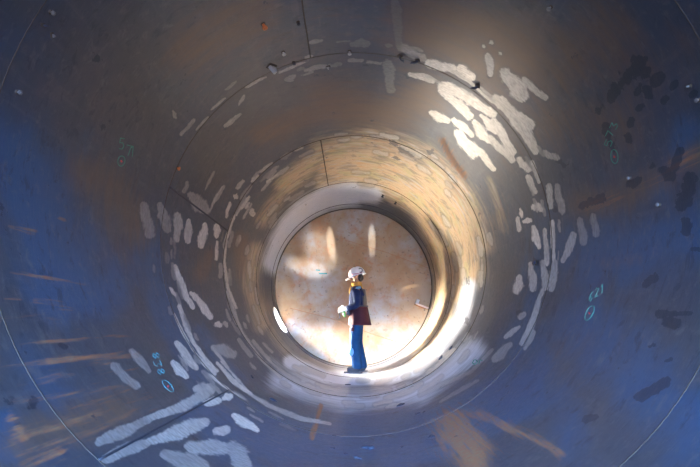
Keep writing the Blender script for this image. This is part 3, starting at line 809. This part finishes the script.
# helmet
hb = empty('hard_hat', (0, 0, 0)); hb.parent = W; hb.location = V(-.006, 0, 1.616); hb.rotation_euler = (0, math.radians(-14), 0)
bm = bmesh.new(); nt, nr = 40, 14; prev = None
for i in range(nr + 1):
    q = (math.pi / 2) * i / nr; z = .145 * math.sin(q); k_ = math.cos(q) ** .85
    ring = [bm.verts.new(V(.148 * k_ * math.cos(2 * math.pi * j / nt), .122 * k_ * math.sin(2 * math.pi * j / nt), z + .006 * math.cos(2 * math.pi * j / nt) ** 8)) for j in range(nt)] if i < nr else [bm.verts.new(V(0, 0, z))]
    if prev:
        for j in range(nt):
            if i < nr: bm.faces.new((prev[j], prev[(j + 1) % nt], ring[(j + 1) % nt], ring[j]))
            else: bm.faces.new((prev[j], prev[(j + 1) % nt], ring[0]))
    prev = ring
dm = bm_obj('dome', bm, HELM, hb); so = dm.modifiers.new('thickness', 'SOLIDIFY'); so.thickness = .006
bm = bmesh.new(); A = []; B = []
for j in range(48):
    q = 2 * math.pi * j / 48; c = math.cos(q); ext = .016 + .052 * max(0, c) ** 1.5
    A.append(bm.verts.new(V(.144 * c, .119 * math.sin(q), .006))); B.append(bm.verts.new(V((.146 + ext) * c, (.120 + .016) * math.sin(q), -.004 - .028 * max(0, c))))
for j in range(48): bm.faces.new((A[j], A[(j + 1) % 48], B[(j + 1) % 48], B[j]))
bmo = bm_obj('brim', bm, HELM, hb); so = bmo.modifiers.new('thickness', 'SOLIDIFY'); so.thickness = .008
bm = bmesh.new()
P = []
for q in np.linspace(math.radians(50), math.radians(310), 22):
    f = -.082 + .030 * math.cos(q); z = .058 + .036 * math.sin(q)
    k_ = math.cos(math.asin(min(1, z / .145))) ** .85; s = -.122 * k_ * math.sqrt(max(0, 1 - (f / (.148 * k_)) ** 2))
    P.append(V(f, s, z))
tube(bm, P, .0085, 6); bm_obj('emblem', bm, BLACK, dm)['label'] = 'dark curved emblem on the hard hat'
bm = bmesh.new()
tube(bm, [V(.06, -.105, .012), V(.045, -.085, -.06), V(.05, -.055, -.118), V(.055, 0, -.130), V(.05, .055, -.118), V(.045, .085, -.06), V(.06, .105, .012)], .007, 6); bm_obj('chin_strap', bm, BLACK, hb)
bm = bmesh.new(); tube(bm, [V(.10, -.096, .03), V(.0, -.124, .012), V(-.10, -.094, .006)], .008, 6); bm_obj('red_band', bm, simple('pink_band', (.62, .22, .22), .5), dm)

# the tool in the hands: top-level thing
hx = Vector(WL) + Vector((.92, .28, -.12)).normalized() * .105 + Vector((-.02, .05, 0))
tl = empty('hand_tool', W.matrix_basis @ V(*hx)); tl.rotation_euler = (0, 0, math.radians(-6)); tag(tl, 'small hand tool with green grip and dangling dark wire held in the pale gloves', 'tool')
bm = bmesh.new(); tube(bm, [V(-.01, -.03, .0), V(-.015, .05, -.005), V(-.01, .13, -.005)], .017, 10); bm_obj('body', bm, BLACK, tl)
bm = bmesh.new(); tube(bm, [V(-.035, -.01, -.02), V(-.04, -.015, -.075), V(-.055, -.015, -.125)], [.020, .024, .018], 8); bm_obj('grip', bm, GREEN, tl)
bm = bmesh.new(); tube(bm, [V(.01, -.025, -.005), V(.04, -.03, -.05), V(.035, -.025, -.12), V(.05, -.02, -.16)], .008, 6); bm_obj('wire', bm, BLACK, tl)

# ------------------------------------------------------------------ camera
cam = bpy.data.cameras.new('camera'); co = bpy.data.objects.new('camera', cam); C.objects.link(co)
cam.sensor_width = 36; cam.lens = F / 700 * 36; cam.clip_start = .05
co.location = CAM; co.rotation_euler = (math.pi / 2 + PITCH, 0, -YAW); scene.camera = co

# ------------------------------------------------------------------ daylight and lamps
def world():
    w = bpy.data.worlds.new('sky'); scene.world = w; w.use_nodes = True; t = w.node_tree; t.nodes.clear()
    out = t.nodes.new('ShaderNodeOutputWorld'); bg = t.nodes.new('ShaderNodeBackground'); tc = t.nodes.new('ShaderNodeTexCoord')
    sp = t.nodes.new('ShaderNodeSeparateXYZ'); t.links.new(tc.outputs['Generated'], sp.inputs[0])
    mr = t.nodes.new('ShaderNodeMapRange'); mr.inputs[1].default_value = -1; mr.inputs[2].default_value = 1; t.links.new(sp.outputs[2], mr.inputs[0])
    cr = t.nodes.new('ShaderNodeValToRGB'); e = cr.color_ramp.elements
    e[0].position = 0; e[0].color = (.022, .014, .009, 1); e[1].position = 1; e[1].color = (.20, .42, .95, 1)
    for p, c in ((.49, (.022, .014, .009)), (.525, (.03, .03, .035)), (.585, (.24, .44, .88)), (.70, (.26, .50, 1.0))):
        k = e.new(p); k.color = (*c, 1)
    t.links.new(mr.outputs[0], cr.inputs[0])
    # bright haze around the sun, which stands on the left of the vessel
    dt = t.nodes.new('ShaderNodeVectorMath'); dt.operation = 'DOT_PRODUCT'; t.links.new(tc.outputs['Generated'], dt.inputs[0])
    dt.inputs[1].default_value = Vector((-.80, .30, .50)).normalized()
    gl = t.nodes.new('ShaderNodeMapRange'); gl.interpolation_type = 'SMOOTHSTEP'; t.links.new(dt.outputs['Value'], gl.inputs[0])
    gl.inputs[1].default_value = .68; gl.inputs[2].default_value = .99
    mx = t.nodes.new('ShaderNodeMix'); mx.data_type = 'RGBA'; mx.inputs[6].default_value = (0, 0, 0, 1); mx.inputs[7].default_value = (GLOW, GLOW * .91, GLOW * .78, 1)
    t.links.new(gl.outputs[0], mx.inputs[0])
    ad = t.nodes.new('ShaderNodeMix'); ad.data_type = 'RGBA'; ad.blend_type = 'ADD'; ad.inputs[0].default_value = 1
    t.links.new(cr.outputs[0], ad.inputs[6]); t.links.new(mx.outputs[2], ad.inputs[7])
    # sunlit ground on the same side
    d2 = t.nodes.new('ShaderNodeVectorMath'); d2.operation = 'DOT_PRODUCT'; t.links.new(tc.outputs['Generated'], d2.inputs[0])
    d2.inputs[1].default_value = Vector((-.60, .74, -.30)).normalized()
    g2 = t.nodes.new('ShaderNodeMapRange'); g2.interpolation_type = 'SMOOTHSTEP'; t.links.new(d2.outputs['Value'], g2.inputs[0])
    g2.inputs[1].default_value = .74; g2.inputs[2].default_value = .98
    m2 = t.nodes.new('ShaderNodeMix'); m2.data_type = 'RGBA'; m2.inputs[6].default_value = (0, 0, 0, 1); m2.inputs[7].default_value = (GROUND, GROUND * .90, GROUND * .74, 1)
    t.links.new(g2.outputs[0], m2.inputs[0])
    a2 = t.nodes.new('ShaderNodeMix'); a2.data_type = 'RGBA'; a2.blend_type = 'ADD'; a2.inputs[0].default_value = 1
    t.links.new(ad.outputs[2], a2.inputs[6]); t.links.new(m2.outputs[2], a2.inputs[7]); t.links.new(a2.outputs[2], bg.inputs[0]); bg.inputs[1].default_value = WORLD
    t.links.new(bg.outputs[0], out.inputs[0])


WORLD = 245.0
GLOW = 29.0
GROUND = 2.9
world()


def light(name, kind, loc, aim, energy, col=(1, 1, 1), **kw):
    d = bpy.data.lights.new(name, kind); o = bpy.data.objects.new(name, d); C.objects.link(o)
    d.energy = energy; d.color = col; o.location = loc
    o.rotation_euler = (Vector(aim) - Vector(loc)).to_track_quat('-Z', 'Y').to_euler()
    for k, v in kw.items(): setattr(d, k, v)
    return o


# portals: where the sky really enters
po = light('open_end_daylight', 'AREA', (0, OPEN - .02, R), (0, 5, R), 1, shape='SQUARE', size=2 * R + .3); po.data.cycles.is_portal = True
nrm = Vector((math.cos(MTH), 0, math.sin(MTH)))
mo = light('manway_daylight', 'AREA', MC + nrm * .21, MC - nrm, 1, shape='SQUARE', size=.56); mo.data.cycles.is_portal = True
# sun through the manway
sun = light('sun', 'SUN', (-6, 8, 6), (0, 0, 0), 0.001, (1, .93, .84), angle=math.radians(1.0))
sd = Vector((.90, -.10, -.43)).normalized(); sun.rotation_euler = sd.to_track_quat('-Z', 'Y').to_euler()
# added spot lamps behind the camera, imitating reflected sun on the end plate
def glint(px, py, w, h, roll, energy, col=(.94, .97, 1), fn=end_point):
    a = fn(px, py); src = Vector((-.35, -1.2, 2.35))
    o = light('added_glint_spot', 'SPOT', src, a, energy, col, spot_size=2 * math.atan(h / (a - src).length), spot_blend=1.0, shadow_soft_size=.01)
    o.rotation_mode = 'QUATERNION'; o.rotation_quaternion = (a - src).to_track_quat('-Z', 'Y') @ Matrix.Rotation(roll, 3, 'Z').to_quaternion()
    o.scale = (w / h, 1, 1)
glint(331, 243, .11, .40, .12, 6500)
glint(320, 251, .40, .60, .35, 4200)
glint(372, 240, .10, .42, 0, 4600)
glint(307, 268, .24, .50, 1.3, 5200)
glint(410, 287, .05, .26, 1.8, 2600, (1, .8, .5))

# ------------------------------------------------------------------ render settings of the picture
scene.view_settings.view_transform = 'Standard'; scene.view_settings.look = 'None'
scene.view_settings.exposure = 0.0; scene.view_settings.gamma = 1.0; scene.view_settings.use_curve_mapping = False
cy = scene.cycles
cy.use_denoising = True; cy.max_bounces = 12; cy.diffuse_bounces = 8; cy.glossy_bounces = 8; cy.sample_clamp_indirect = 12
cy.caustics_reflective = True; cy.blur_glossy = 1.0
